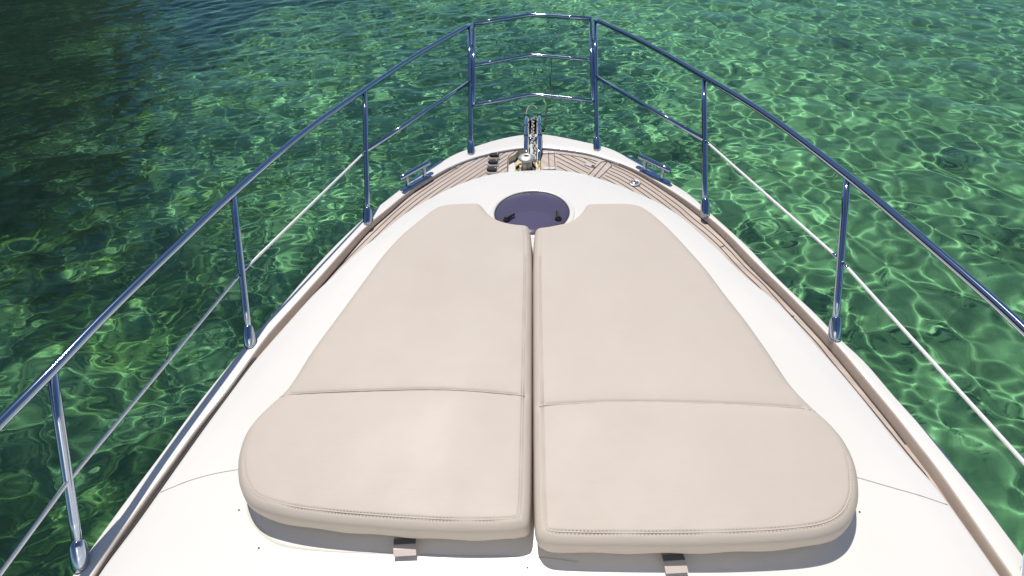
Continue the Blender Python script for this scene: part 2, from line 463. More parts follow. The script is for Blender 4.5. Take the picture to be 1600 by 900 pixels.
botL = [(-1.70,-2),(-1.65,-.5),(-1.60,.3),(-1.571,0.701),(-1.539,0.847),(-1.513,0.989),(-1.484,1.157),(-1.448,1.352),(-1.404,1.563),(-1.369,1.716),(-1.294,1.975),(-1.214,2.279),(-1.136,2.484),(-1.043,2.689),(-0.938,2.900),(-0.828,3.080),(-0.691,3.263),(-0.557,3.421)]
botR = [(0.560,3.399),(0.665,3.300),(0.761,3.184),(0.852,3.052),(0.951,2.888),(1.009,2.771),(1.082,2.639),(1.145,2.494),(1.196,2.340),(1.257,2.181),(1.299,2.030),(1.338,1.899),(1.375,1.781),(1.397,1.679),(1.443,1.487),(1.490,1.283),(1.522,1.138),(1.536,1.055),(1.60,.3),(1.65,-.5),(1.70,-2)]
roofR = [(0.045,3.310),(0.163,3.302),(0.263,3.274),(0.361,3.233),(0.454,3.166),(0.529,3.114),(0.596,3.060),(0.676,2.983),(0.812,2.842),(0.915,2.672),(1.000,2.472),(1.041,2.380),(1.109,2.189),(1.213,1.985),(1.266,1.823),(1.309,1.659),(1.326,1.607),(1.379,1.391),(1.419,1.185),(1.455,1.057),(1.480,0.95),(1.55,.3),(1.60,-.5),(1.65,-2)]
roofL = [(.048 + (x - .048) * .97, y * .97) for (x, y) in botL if y < 1.9] + [(-1.205, 2.04), (-1.175,2.12),(-1.124,2.231),(-1.070,2.366),(-1.015,2.478),(-0.940,2.608),(-0.838,2.793),(-0.788,2.872),(-0.694,2.981),(-0.569,3.104),(-0.436,3.203),(-0.323,3.262),(-0.236,3.288),(-0.140,3.304)]
def lift(P):      # the toe line, seen at the height the side deck really has
    out = []
    for x, y in P:
        f = min(1, max(0, (y - 2.4))); zo, zn = -.07 + .055 * f, -.05 + .035 * f; k = (1.95 - zn) / (1.95 - zo)
        out.append((.048 + (x - .048) * k, y * k if y > 0 else y))
    return out
botL = lift(botL); botR = lift(botR)
outer = resample(smoothp(resample(crom(outL + outR, 5), 260), 3), 260)
inner = resample(smoothp(resample(crom(inL + inR, 5), 260), 3), 260)
def deck_z(y):
    return -.05 + .035 * np.clip((np.asarray(y, float) - 2.4) / 1.0, 0, 1)
def ribs(rows, m, name, parent, flip=False, smooth=True):
    rows = [np.asarray(r_) for r_ in rows]; n = len(rows[0]); V = np.vstack(rows); q = []
    for i in range(len(rows) - 1):
        a = np.arange(n - 1) + i * n
        q.append(np.stack([a, a + 1, a + n + 1, a + n], 1))
    q = np.vstack(q)
    if flip: q = q[:, ::-1]
    return mesh_np(name, V, q, m, parent, smooth)
def z_(P, z): return np.c_[P[:, :2], np.full(len(P), z) if np.isscalar(z) else z]
def offs(P, d):
    T = np.gradient(P[:, :2], axis=0); T /= np.hypot(*T.T)[:, None]
    return P[:, :2] + np.stack([T[:, 1], -T[:, 0]], 1) * d      # + = to the right of travel
def off_open(P, d):
    P = np.asarray(P, float); T = np.gradient(P, axis=0); T /= np.hypot(*T.T)[:, None]
    return P + np.stack([T[:, 1], -T[:, 0]], 1) * d
# travel runs from port aft round the bow to starboard aft: right of travel = inboard
def hull_row(d, z, ya=0):
    P = offs(outer, d).copy(); P[:, 1] -= ya * np.clip((P[:, 1]) / 3.8, 0, 1) ** 2
    return z_(P, z)
ribs([hull_row(-.002, -.006), hull_row(-.004, -.035), hull_row(.004, -.06), hull_row(.03, -.2, .05), hull_row(.14, -.6, .2), hull_row(.30, -1.1, .45), hull_row(.46, -1.6, .7), hull_row(.60, -2.1, 1.0), hull_row(.9, -2.5, 1.3)], M_hull, 'hull', yacht)
ribs([hull_row(-.002, -.006), hull_row(-.001, -.003), hull_row(.002, -.0008), hull_row(.006, 0), z_(offs(inner, -.008), 0), z_(offs(inner, -.002), -.003), z_(inner, -.012), z_(inner, -.1)], M_gel, 'gunwale', yacht, flip=False)
# beige toe trim on the inner face of each gunwale
def trim(x0, x1, ya, bot, name):
    sel = (inner[:, 0] >= x0) & (inner[:, 0] <= x1) & (inner[:, 1] < ya)
    T_ = resample(inner[sel][:, :2], 160); B0 = resample(crom(bot, 4), 1500)
    tip = T_[-1] if abs(T_[-1][0]) < abs(T_[0][0]) else T_[0]
    idx = [int(np.argmin(np.hypot(*(B0 - p).T))) for p in T_]
    zb = deck_z(B0[idx][:, 1]) + .0015
    rows = [z_(T_, .0025), z_(off_open(T_, .0025), .0015), z_(off_open(T_, .0045), -.004), z_(off_open(T_, .006), zb)]
    if x0 > 0: rows = rows
    return ribs(rows, M_trim, 'toe_rail_trim', yacht)
trim(-9, -.56, 3.43, botL, 'port')
trim(.56, 9, 3.41, botR, 'starboard')
def ribbon(P, wd, z, name, m, parent, th=.0):
    P = np.asarray(P, float); wv = np.asarray(wd) * np.ones(len(P))
    T = np.gradient(P[:, :2], axis=0); T /= np.hypot(*T.T)[:, None] + 1e-9
    N_ = np.stack([T[:, 1], -T[:, 0]], 1) * (wv / 2)[:, None]
    z = np.asarray(z) * np.ones(len(P))
    return ribs([z_(P[:, :2] - N_, z - .004), z_(P[:, :2] - N_, z), z_(P[:, :2] + N_, z), z_(P[:, :2] + N_, z - .004)], m, name, parent, smooth=False)
for side in (-1, 1):
    sel = outer[(outer[:, 0] * side > 0) & (outer[:, 1] > 3.19) & (outer[:, 1] < 3.48)]
    T_ = offs(sel, -.004); ribbon(T_, .022, .003, 'chafe_plate', M_steel, yacht)

# ---- teak deck
oB = [p for p in botL if p[1] > 1.98]
def side_base(bot, sgn):
    B_ = np.array([(p[0], p[1]) for p in bot if p[1] > -2.5]); return B_
deck_out = np.vstack([offs(inner, -.02)])
DL = deck_out[(deck_out[:, 1] > -1.9)]
poly = np.vstack([DL[::3], [(1.2, -1.9), (1.1, 1.2), (.8, 2.4), (.45, 3.0), (0, 3.15), (-.45, 3.0), (-.8, 2.4), (-1.1, 1.2), (-1.2, -1.9)]])
well = [(-.176, 3.20), (-.176, 3.506), (-.136, 3.545), (-.112, 3.60), (.047, 3.595), (.047, 3.20)]
V, T3 = sheet(poly[::-1], [np.array(well)], .06, [.02])
mesh_np('teak_deck', np.c_[V, deck_z(V[:, 1])], T3, M_teak, yacht, True)
teak_o = bpy.data.objects['teak_deck']
# white non-skid strip where the port teak stops
# caulking lines
caulk = MB()
def caulk_line(P, wd=.0045, test=None, dz=.0022):
    P = np.asarray(P, float)
    P = resample(P, max(2, int(np.hypot(*(P[1:] - P[:-1]).T).sum() / .02) + 1))
    if test is not None:
        ok = test(P)
    else: ok = np.ones(len(P), bool)
    i = 0
    while i < len(P):
        if not ok[i]: i += 1; continue
        j = i
        while j + 1 < len(P) and ok[j + 1]: j += 1
        if j > i:
            Q = P[i:j + 1]; Tn = np.gradient(Q, axis=0); Tn /= np.hypot(*Tn.T)[:, None] + 1e-9
            N_ = np.stack([Tn[:, 1], -Tn[:, 0]], 1) * wd / 2
            A_ = Q - N_; B_ = Q + N_; z = deck_z(Q[:, 1]) + dz; n = len(Q)
            caulk.add([(a[0], a[1], zz) for a, zz in zip(A_, z)] + [(a[0], a[1], zz) for a, zz in zip(B_, z)],
                      [(k, k + 1, n + k + 1, n + k)[::-1] for k in range(n - 1)])
        i = j + 1
roof_poly_c = np.array(roofL + roofR)
inner_c = inner[:, :2]
marg = offs(inner, .006)
margin_star = offs(inner, .045)
# port family
aft = crom([p for p in botL if p[1] < 3.27], 4)
d_ = np.array([math.cos(R(51.5)), math.sin(R(51.5))])
base = resample(np.vstack([aft, aft[-1] + d_ * .3, aft[-1] + d_ * .6, aft[-1] + d_ * 1.0]), 260)
PP = inner_c
in_deck = lambda P: inside(P, np.vstack([inner_c, [(1.6, -2)], [(-1.6, -2)]]))
pk = lambda P: in_deck(P) & (P[:, 0] < -.182) & (P[:, 1] > 2.03)
for k in range(1, 16):
    caulk_line(off_open(base, .004 + .0345 * k), .0045 if k else .008, pk)
caulk_line(offs(inner, .010)[(inner[:, 1] < 3.42) & (inner[:, 0] < 0)], .007)
caulk_line(offs(inner, .009)[(inner[:, 1] < 3.40) & (inner[:, 1] > 1.2) & (inner[:, 0] > 0)], .0045)
caulk_line([(-1.215, 2.07), (-1.16, 2.055)]); caulk_line([(-.570, 3.405), (-.530, 3.372)]); caulk_line([(-1.045, 2.47), (-1.0, 2.44)])
sel = inner_c[(inner_c[:, 1] > 3.38)]
caulk_line(off_open(sel, .003), .006)
# king plank / starboard bow planks
caulk_line([(-.182, 3.2), (-.182, 3.525), (-.118, 3.618)], .006)
star_line = lambda P: (P[:, 1] - 3.24) - (P[:, 0] - .362) * (3.408 - 3.24) / (.47 - .362)
ms = inside
msp = np.vstack([margin_star, [(1.6, -2)], [(-1.6, -2)]])
def bowtest(P):
    a = np.array([.362, 3.24]); b_ = np.array([.475, 3.416]); ab = b_ - a
    cr = ab[0] * (P[:, 1] - a[1]) - ab[1] * (P[:, 0] - a[0])
    return inside(P, msp) & (P[:, 0] > .150) & (cr > 0)
dd = np.array([math.cos(R(-47.2)), math.sin(R(-47.2))]); nn = np.array([math.sin(R(47.2)), math.cos(R(47.2))])
for k in range(-5, 8):
    a = np.array([.155, 3.562]) + nn * .0405 * k
    caulk_line([a - dd * .5, a + dd * .7], .0045, bowtest)
sm = margin_star[(margin_star[:, 0] > .15) & (margin_star[:, 0] < .46) & (margin_star[:, 1] > 3)]
caulk_line(sm, .005)
for seg in ([(.355, 3.228), (.470, 3.408), (.515, 3.415)], [(.393, 3.205), (.515, 3.415)], [(.412, 3.185), (.448, 3.222), (.540, 3.36), (.533, 3.387), (.515, 3.415)]):
    caulk_line(seg, .0055)
for seg in ([(.148, 3.30), (.148, 3.575)], [(.048, 3.30), (.048, 3.598)], [(.1065, 3.31), (.1065, 3.575)]):
    caulk_line(seg, .005)
# starboard side family
aftr = crom([p for p in botR][::-1], 4)
d_ = np.array([-math.cos(R(46)), math.sin(R(46))])
baser = resample(np.vstack([aftr, aftr[-1] + d_ * .12]), 260)
def startest(P):
    a = np.array([.448, 3.222]); b_ = np.array([.540, 3.36]); ab = b_ - a
    cr = ab[0] * (P[:, 1] - a[1]) - ab[1] * (P[:, 0] - a[0])
    return in_deck(P) & (cr < 0)
for k in range(1, 12):
    caulk_line(off_open(baser, -(.004 + .033 * k)), .0045 if k else .006, startest)
caulk_line([(1.085, 2.49), (1.062, 2.478)]); caulk_line([(1.282, 1.93), (1.24, 1.915)])
caulk.build('caulking', M_caulk, teak_o)
# port side deck aft of the teak: plain gelcoat
# windlass well
wl_ = MB(); wp = [(a, b) for a, b in well]
n = len(wp)
vs = [(a, b, float(deck_z(b)) + .004) for a, b in wp] + [(a, b, -.16) for a, b in wp]
wl_.add(vs, [(k, (k + 1) % n, n + (k + 1) % n, n + k) for k in range(n)] + [tuple(range(n, 2 * n))], False)
wl_.prism([(-.166, 3.15), (-.166, 3.50), (-.126, 3.545), (-.104, 3.592), (.040, 3.587), (.040, 3.15)], -.16, -.062)
wl_.build('windlass_well', M_well, yacht)
# white side strips in the well
s_ = MB(); s_.prism([(.012, 3.2), (.012, 3.52), (.046, 3.52), (.046, 3.2)], -.06, -.008, .004); s_.prism([(-.175, 3.2), (-.175, 3.40), (-.140, 3.44), (-.125, 3.40), (-.125, 3.2)], -.06, -.010, .004)
s_.build('well_ledge', M_gel, yacht)

# ---- raised foredeck
HC = np.array((-.010, 2.766)); HR = .226
rc = resample(smoothp(resample(crom(roofL + roofR, 4), 300), 2), 300)[:, :2]
ring = np.array([(HC[0] + (HR + .004) * math.cos(a), HC[1] + (HR + .004) * math.sin(a)) for a in np.linspace(0, 2 * math.pi, 64, endpoint=False)])
groove_lines = [
    crom([(-1.47, .965), (-1.457, .975), (-1.361, 1.015), (-1.271, 1.047), (-1.163, 1.069), (-1.08, 1.075)], 5),
    crom([(1.10, 1.065), (1.190, 1.039), (1.272, 1.009), (1.367, 0.976), (1.449, 0.948), (1.50, .93)], 5)]
outl = rc[::-1]
V, T3 = sheet(outl, [ring], .035, [.004, .010, .018, .03])
d = seg_dist(V, outl)
dh = seg_dist(V, ring)
rr = .022
def prof(d, r_): return -(r_ - np.sqrt(np.maximum(0, r_ * r_ - np.maximum(0, r_ - d) ** 2)))
def roof_z(x, y, d=None):
    return .012 + .014 * np.exp(-((x / 1.1) ** 2)) - .0
z = roof_z(V[:, 0], V[:, 1]) * np.clip(d / .1, 0, 1) + prof(d, rr) - .0
z += .012 * np.clip(1 - dh / .05, 0, 1) * (dh < .05) * 0
# shallow dished ring round the hatch
rad = np.hypot(*(V - HC).T)
z -= .010 * np.exp(-((rad - .262) / .012) ** 2) * (V[:, 1] > 2.3) * .35
nV = len(V)
o = mesh_np('foredeck', np.c_[V, z], T3, M_gel, yacht)
# its side wall down to the side deck
ribs([z_(outl, -rr), z_(outl, -.12)], M_gel, 'foredeck_side', o)
for gl in groove_lines:
    gl = resample(gl, 40); gl = gl[inside(gl, outl)]; dg = seg_dist(gl, outl); gl, dg = gl[dg > .012], dg[dg > .012]
    gz = roof_z(gl[:, 0], gl[:, 1]) * np.clip(dg / .1, 0, 1) + prof(dg, rr)
    MB().tube([(p[0], p[1], q + .0003) for p, q in zip(gl, gz)], .0018, 6).build('panel_joint', M_seam, o)
ch = crom([(-1.045, 1.02), (-1.078, .965), (-1.070, 0.929), (-1.035, 0.873), (-0.967, 0.818), (-0.883, 0.780), (-0.740, 0.762), (-0.513, 0.752), (-0.290, 0.747), (0.011, 0.744), (.15, .73)], 6)
wch = np.interp(np.arange(len(ch)), [0, 10, 25, 40, len(ch) - 1], [.014, .012, .009, .004, .003])
Nn = np.gradient(ch, axis=0); Nn /= np.hypot(*Nn.T)[:, None]; Nn = np.stack([Nn[:, 1], -Nn[:, 0]], 1)
zc = roof_z(ch[:, 0], ch[:, 1])
ribs([z_(ch - Nn * wch[:, None] / 2, zc + .0012), z_(ch + Nn * wch[:, None] / 2, zc + .0012)], M_stain, 'drain_channel', o, flip=False)
for (x, y) in [(-1.093, .905), (-.965, .768), (-.02, .71), (1.14, .91)]:
    MB().lathe([(.0001, .002), (.0028, .0016), (.003, 0)], (x, y, float(roof_z(x, y)) + .0015), 8).build('screw_head', M_caulk, o)

gk = np.array([(p[0] - .004, p[1]) for p in roofL if p[1] < 2.0])
MB().tube([(p[0], p[1], -.012) for p in crom(gk, 5)], .0042, 8).build('edge_gasket', M_caulk, o)
# ---- round deck hatch
hatch = empty('deck_hatch', (0, 0, 0), yacht)
hz = float(roof_z(HC[0], HC[1]))
MB().lathe([(HR + .004, -.02), (HR + .004, hz - .004), (HR + .002, hz + .003), (HR - .004, hz + .003), (HR - .005, hz - .004)], (HC[0], HC[1], 0), 72).build('hatch_rim', M_caulk, hatch)
MB().lathe([(HR + .004, hz - .002), (HR + .006, hz + .003), (HR + .022, hz + .003), (HR + .034, hz + .0015), (HR + .037, hz - .004)], (HC[0], HC[1], 0), 72).build('hatch_frame', M_gel, hatch)
MB().lathe([(HR - .004, hz - .012), (HR - .004, hz + .001), (HR - .008, hz + .004), (HR * .6, hz + .0055), (.0001, hz + .006)], (HC[0], HC[1], 0), 72).build('hatch_glass', M_smoke, hatch)
M_in = mat('hatch_lining', (.36, .35, .38), .6); M_in2 = mat('hatch_inner_shade', (.62, .60, .64), .6)
MB().lathe([(HR, hz - .012), (HR - .004, -.10), (.0001, -.10)], (HC[0], HC[1], 0), 48).build('hatch_well', M_in, hatch)
MB().lathe([(.178, -.09), (.174, -.066), (.0001, -.062)], (HC[0] - .01, HC[1] - .03, 0), 48).build('hatch_blind', M_in2, hatch)
def handle(x, y, ang):
    h = empty('hatch_handle', (x, y, hz + .005), hatch); h.rotation_euler = (0, 0, ang)
    b = MB(); b.lathe([(.021, 0), (.021, .008), (.017, .014), (.0001, .016)], (0, 0, 0), 20); b.build('pivot', M_black, h)
    b = MB(); b.prism([(-.010, -.011), (.058, -.007), (.064, 0), (.058, .007), (-.010, .011)], .012, .024, .004); b.build('lever', M_black, h)
    return h
handle(-.160, 2.682, R(40)); handle(.148, 2.680, R(97))

# ---- unseen superstructure front behind the camera, added and shaped to bounce sunlight on deck
wh = MB(); prof_w = [(.42, .0), (.35, .03), (.26, .25), (.02, .92), (-.06, 1.08), (-.20, 1.18), (-.45, 1.22), (-1.25, 1.25), (-1.28, 1.45), (-1.34, 1.50), (-2.0, 1.50)]
vs = []; nx = 15
for (y, z) in prof_w:
    for k in range(nx):
        x = -1.42 + 2.84 * k / (nx - 1); vs.append((x * (1 - .06 * z), y - .38 * (x / 1.42) ** 2 * (1 if y > -1.9 else 0), z))
wh.add(vs, [(i * nx + k, i * nx + k + 1, (i + 1) * nx + k + 1, (i + 1) * nx + k) for i in range(len(prof_w) - 1) for k in range(nx - 1)])
for k in (0, nx - 1):
    n0 = len(wh.v); wh.add([vs[i * nx + k] for i in range(len(prof_w))] + [(vs[k][0], -2.0, -.02)], [tuple(range(len(prof_w) + 1))], False)
wh.build('wheelhouse_bounce', M_gel, yacht)

# ---- wooded rocky shore off to port, outside the picture: darkens what the water mirrors there
hm = mat('shore_rock_and_scrub', (.045, .05, .03), .9, var=(.35, .5), bump=(1.2, .8, .5))
na, nr = 90, 24; A_ = np.linspace(R(118), R(196), na); Rr_ = np.linspace(0, 1, nr)
AA, RR_ = np.meshgrid(A_, Rr_)
rad_ = 34 + 5 * noise2(AA * 9, AA * 0, 1, 3, 3) + RR_ * 60
end = np.clip(np.minimum(AA - R(118), R(196) - AA) / R(14), 0, 1)
hh = -4.6 + end * (30 * (1 - np.exp(-RR_ * 5)) + 2.4 * noise2(AA * 40, RR_ * 12, 1, 8, 4) * RR_ ** .3) + 2.4 * end
shore = mesh_np('hill', np.stack([rad_ * np.cos(AA), rad_ * np.sin(AA), hh], -1), grid_q(AA)[:, ::-1], hm)
tag(shore, kind='structure')

# ---------------------------------------------------------------- bow rails
rail = empty('bow_rail', (0, 0, 0), yacht)
RB = {1: (.452, 3.560), 2: (1.025, 2.733), 3: (1.384, 1.737), 4: (1.594, .707)}
RT = {1: (.489, 4.531, .578), 2: (1.052, 3.355, .578), 3: (1.424, 2.189, .578), 4: (1.610, 1.12, .577)}
MD = {1: (.472, 4.083, .312), 2: (1.039, 3.066, .310), 3: (1.404, 1.956, .281), 4: (1.600, .86, .262)}
for s in (-1, 1):
    pts = [(s * 1.76, -.4, .57), (s * 1.71, .2, .574), (s * 1.655, .75, .577), (s * 1.604, 1.12, .578), (s * 1.570, 1.40, .578), (s * 1.500, 1.80, .578), (s * 1.424, 2.189, .578), (s * 1.262, 2.80, .580), (s * 1.052, 3.355, .578), (s * .790, 3.96, .579), (s * .489, 4.531, .578)]
    P = crom(pts, 10)
    MB().tube(P, .0165, 20).build('handrail', M_steel, rail)
    for i in (1, 2, 3, 4):
        b = Vector((s * RB[i][0], RB[i][1], 0)); t_ = Vector((s * RT[i][0], RT[i][1], RT[i][2] - .006))
        st = MB().tube([b + (t_ - b) * k for k in (0, .25, .5, .75, 1)], .0158, 20).build('stanchion', M_steel, rail)
        dv = (t_ - b).normalized()
        Mr = dv.to_track_quat('Z', 'Y').to_matrix()
        MB().lathe([(.0001, -.022), (.014, -.020), (.023, -.010), (.0272, .004), (.0272, .05), (.0245, .080), (.0205, .096), (.0160, .099)], b, 24, Mr).build('socket', M_steel, st)
    a = Vector((s * MD[1][0], MD[1][1], MD[1][2])); c_ = Vector((s * MD[2][0], MD[2][1], MD[2][2]))
    MB().tube([a + (c_ - a) * k for k in (0, .3, .6, 1)], .0135, 18).build('middle_rail', M_steel, rail)
    e_ = Vector((s * MD[3][0], MD[3][1], MD[3][2])); g2 = Vector((s * MD[4][0], MD[4][1], MD[4][2])); g3 = Vector((s * 1.74, -.6, .22))
    gw = MB(); gw.tube([c_.lerp(e_, k) for k in np.linspace(0, .985, 8)] + [e_.lerp(g2, k) for k in np.linspace(.015, .98, 8)] + [g3], .007, 10)
    gwo = gw.build('guard_wire', M_wire, rail)
    for p, q in ((c_, e_), (e_, c_), (e_, g2)):
        dq = (q - p).normalized(); tt = MB(); tt.tube([p + dq * .016, p + dq * .05, p + dq * .052, p + dq * .075], [.0085, .0085, .007, .0065], 10)
        tt.build('wire_end', M_steel, gwo)
# gate across the bow
gate = empty('bow_gate', (0, 0, 0), rail)
ap = [(-.016, 4.702, .583), (-.020, 4.379, .385), (-.018, 4.059, .205)]
en = [(.455, 4.539, .583), (.442, 4.212, .385), (.440, 3.905, .205)]
for k in range(3):
    L_ = Vector((-en[k][0], en[k][1], en[k][2])); R_ = Vector(en[k]); A_ = Vector(ap[k])
    P = [L_, L_.lerp(A_, .35), L_.lerp(A_, .7), L_.lerp(A_, .96), A_.lerp(R_, .03), A_.lerp(R_, .3) + Vector((0, .008, 0)), A_.lerp(R_, .65) + Vector((0, .008, 0)), R_]
    MB().tube(P, [.0155, .0135, .013][k], 16).build('crossbar', M_steel, gate)
for s in (-1, 1):
    a = Vector((s * .455, 4.539, .583)); c_ = Vector((s * .440, 3.905, .205))
    MB().tube([a, a.lerp(c_, .5), c_], .0135, 16).build('upright', M_steel, gate)
    for k in (.26, .76):
        p = a.lerp(c_, k); b1 = Vector((s * RB[1][0], RB[1][1], 0)); t1 = Vector((s * RT[1][0], RT[1][1], RT[1][2])); q = t1 + (b1 - t1) * ((t1.z - p.z) / t1.z)
        l = MB(); l.tube([p, q], .008, 10)
        l.build('hinge_link', M_steel, gate)

# ---------------------------------------------------------------- mooring cleats
def cleat(s):
    c_ = empty('mooring_cleat', (0, 0, 0), yacht)
    A_ = Vector((s * .836, 3.140, 0)); B_ = Vector((s * .742, 3.252, 0)); d_ = (B_ - A_).normalized(); n_ = Vector((-d_.y, d_.x, 0))
    e0 = A_ - d_ * .055; e1 = B_ + d_ * .055; pl = []
    for (p, sg) in ((e0, -1), (e1, 1)):
        for k in range(7):
            a = -math.pi / 2 + math.pi * k / 6
            pl.append(p + d_ * (sg * .018 * math.cos(a)) + n_ * (sg * .018 * math.sin(a) * -1 * -1))
    MB().prism([(p.x, p.y) for p in pl], -.001, .006, .002).build('base_plate', M_steel, c_)
    for p in (A_, B_):
        MB().lathe([(.024, .004), (.019, .009), (.0125, .016), (.0115, .045), (.0125, .078)], p, 20).build('post', M_steel, c_)
    m_ = (A_ + B_) / 2 + Vector((0, 0, .088)); hl = .132
    rs = [.004, .013, .0155, .0165, .0165, .0165, .0155, .013, .004]; ks = [-1, -.985, -.95, -.5, 0, .5, .95, .985, 1]
    MB().tube([m_ + d_ * hl * k for k in ks], rs, 20).build('crossbar', M_steel, c_)
cleat(-1); cleat(1)

# ---------------------------------------------------------------- windlass, roller, foot switches
wd = empty('windlass', (-.047, 3.375, -.062), yacht)
MB().lathe([(.078, 0), (.078, .010), (.070, .016), (.058, .020), (.050, .026), (.0001, .028)], (0, 0, 0), 40).build('base_flange', M_steel_dull, wd)
MB().lathe([(.042, .026), (.042, .034), (.038, .050), (.034, .070), (.036, .090), (.046, .106), (.057, .112), (.059, .117), (.052, .124), (.030, .133), (.012, .136), (.0115, .130), (.0001, .129)], (0, 0, 0), 48).build('capstan_drum', M_drum, wd)
MB().lathe([(.0001, .1365), (.0095, .1362), (.0098, .128)], (0, 0, .001), 6).build('drive_socket', M_black, wd)
MB().tube([(-.085, -.03, .012), (-.098, .0, .012), (-.09, .04, .012), (-.06, .07, .012)], .011, 8).build('chain_stripper', M_black, wd)
ar = empty('anchor_roller', (0, 0, 0), yacht)
for s in (-1, 1):
    x = -.005 + s * .050
    b = MB()
    b.tube([(x * 1 - s * .012, 3.43, -.02), (x - s * .010, 3.47, .010), (x, 3.56, .032), (x, 3.75, .036), (x + s * .0, 3.93, .038), (x, 4.07, .036), (x, 4.09, .030)], [.009, .012, .0155, .0155, .0155, .0155, .011], 14)
    ck = b.build('cheek_tube', M_steel, ar)
    for y in (3.72, 3.88, 4.05): MB().tube([(x, y - .008, .0365), (x, y + .008, .0365)], .0172, 14).build('cheek_band', M_black, ck)
    MB().prism([(x - s * .017 - .003, 3.40), (x - s * .017 + .003, 3.40), (x - s * .017 + .003, 4.05), (x - s * .017 - .003, 4.05)], -.04, .028).build('cheek_plate', M_steel_dull, ar)
MB().prism([(-.04, 3.41), (.032, 3.41), (.032, 4.05), (-.04, 4.05)], -.045, -.03).build('channel_floor', M_black, ar)
MB().prism([(-.028, 3.43), (.020, 3.43), (.020, 3.66), (-.028, 3.66)], -.028, .012, .004).build('slide_plate', M_steel_dull, ar)
Mx = Matrix.Rotation(math.pi / 2, 3, 'Y')
MB().lathe([(.020, -.032), (.032, -.030), (.026, -.010), (.026, .010), (.032, .030), (.020, .032)], (-.004, 3.70, .010), 24, Mx).build('roller_wheel', M_steel, ar)
MB().lathe([(.015, -.032), (.032, -.030), (.022, -.006), (.022, .006), (.032, .030), (.015, .032)], (-.004, 4.03, .0), 24, Mx).build('roller_wheel', M_black, ar)

def links(P, L=.034, wlk=.012, r=.0036):
    """links of chain along a polyline as one mesh"""
    P = np.asarray(P, float); n = max(2, int(np.linalg.norm(P[1:] - P[:-1], axis=1).sum() / (L * .78)))
    Q = resample3(P, n); b = MB()
    for i in range(n - 1):
        a, c_ = Vector(Q[i]), Vector(Q[i + 1]); t_ = (c_ - a).normalized(); m_ = (a + c_) / 2
        up = Vector((0, 0, 1)) if abs(t_.z) < .9 else Vector((0, 1, 0))
        s1 = t_.cross(up).normalized(); s2 = s1.cross(t_)
        ang = R(45 if i % 2 else -45) + random.uniform(-.25, .25); sd_ = s1 * math.cos(ang) + s2 * math.sin(ang)
        pts = []
        for k in range(14):
            th = 2 * math.pi * k / 14; x = math.cos(th); y = math.sin(th)
            pts.append(m_ + t_ * (x * L * .5 + (L * .16 if x > 0 else -L * .16) * 0) + sd_ * y * wlk)
        b.tube(pts, r, 7, closed=True)
    return b
def resample3(P, n):
    L = np.r_[0, np.cumsum(np.linalg.norm(P[1:] - P[:-1], axis=1))]; t_ = np.linspace(0, L[-1], n)
    return np.stack([np.interp(t_, L, P[:, k]) for k in range(3)], 1)
chn = links(np.vstack([crom([(.012, 3.40, -.02), (.008, 3.46, .0), (.004, 3.54, .022), (.0, 3.62, .034), (-.004, 3.70, .045), (-.006, 3.80, .032), (-.004, 3.92, .034), (-.004, 4.0, .03), (-.004, 4.06, .015), (-.004, 4.09, -.03), (-.004, 4.10, -.12)], 5)]))
o = chn.build('anchor_chain', M_chain)
tag(o, 'galvanised chain lying in the steel bow roller behind the windlass', 'chain')
# anchor hanging under the roller: shank, fluke and roll bar
an = tag(empty('anchor', (-.004, 4.10, -.1)), 'steel anchor with curved hoop hanging under the bow roller', 'anchor')
MB().tube(crom([(0, -.01, -.02), (0, .02, -.10), (0, .0, -.26), (0, -.05, -.38)], 5), .014, 10).build('shank', M_steel_dull, an)
MB().add([(-.11, -.20, -.34), (.11, -.20, -.34), (0, .08, -.44), (0, -.16, -.40)], [(0, 2, 3), (1, 3, 2), (0, 3, 1), (0, 1, 2)], False).build('fluke', M_steel_dull, an)
hp = crom([(-.048, -.13, .115), (-.052, -.06, .135), (-.050, .0, .150), (-.036, .05, .165), (-.010, .07, .170), (.018, .055, .165), (.031, .025, .155)], 6)
MB().tube(hp, .0036, 10).build('retaining_hoop', M_hoop, an)

# dark line over the bow into the water
rp = crom([(.030, 3.80, .01), (0.040, 3.889, 0.00), (0.075, 3.986, -0.05), (0.090, 4.437, -0.20), (0.122, 5.528, -0.60), (0.158, 6.933, -1.10), (0.218, 8.707, -1.70), (0.348, 11.779, -2.60), (0.538, 15.172, -3.40), (0.758, 18.271, -4.10)], 9)
wob = np.array([(.006 * math.sin(i * 1.3), .0, .008 * math.sin(i * 1.9)) for i in range(len(rp))])
rb = MB().tube(rp + wob, .0085, 8)
tag(rb.build('mooring_line', M_rope), 'thin dark line running from the bow roller down into the water', 'rope')

# yellow rope round the windlass
rb = MB(); pts = []
for i in range(60):
    a = 2 * math.pi * i / 40 + 2.6
    r_ = .098 + .006 * math.sin(i * 1.7)
    pts.append((-.047 + r_ * math.cos(a) * .95, 3.375 + r_ * math.sin(a) * .92, -.045 + .012 * (i / 60) + .003 * math.sin(i * 2.1)))
pts2 = [(.020 + .006 * math.sin(i * 1.9), 3.32 + .017 * i, -.035 + .004 * math.sin(i * 1.3)) for i in range(9)] + [(.006, 3.462, -.025), (.010, 3.43, -.02), (.026, 3.39, -.02), (.020, 3.34, -.02), (-.01, 3.292, -.03), (-.07, 3.288, -.03), (-.12, 3.31, -.035), (-.135, 3.34, -.035)]
rb.tube(crom(pts, 2), .007, 8); rb.tube(crom(pts2, 4), .0085, 8)
pts3 = [(p[0] + .012, p[1] + .006, p[2] + .010) for p in pts2]; rb.tube(crom(pts3, 4), .0075, 8)
tag(rb.build('yellow_rope', M_yellow), 'bright yellow rope packed around the foot of the windlass', 'rope')

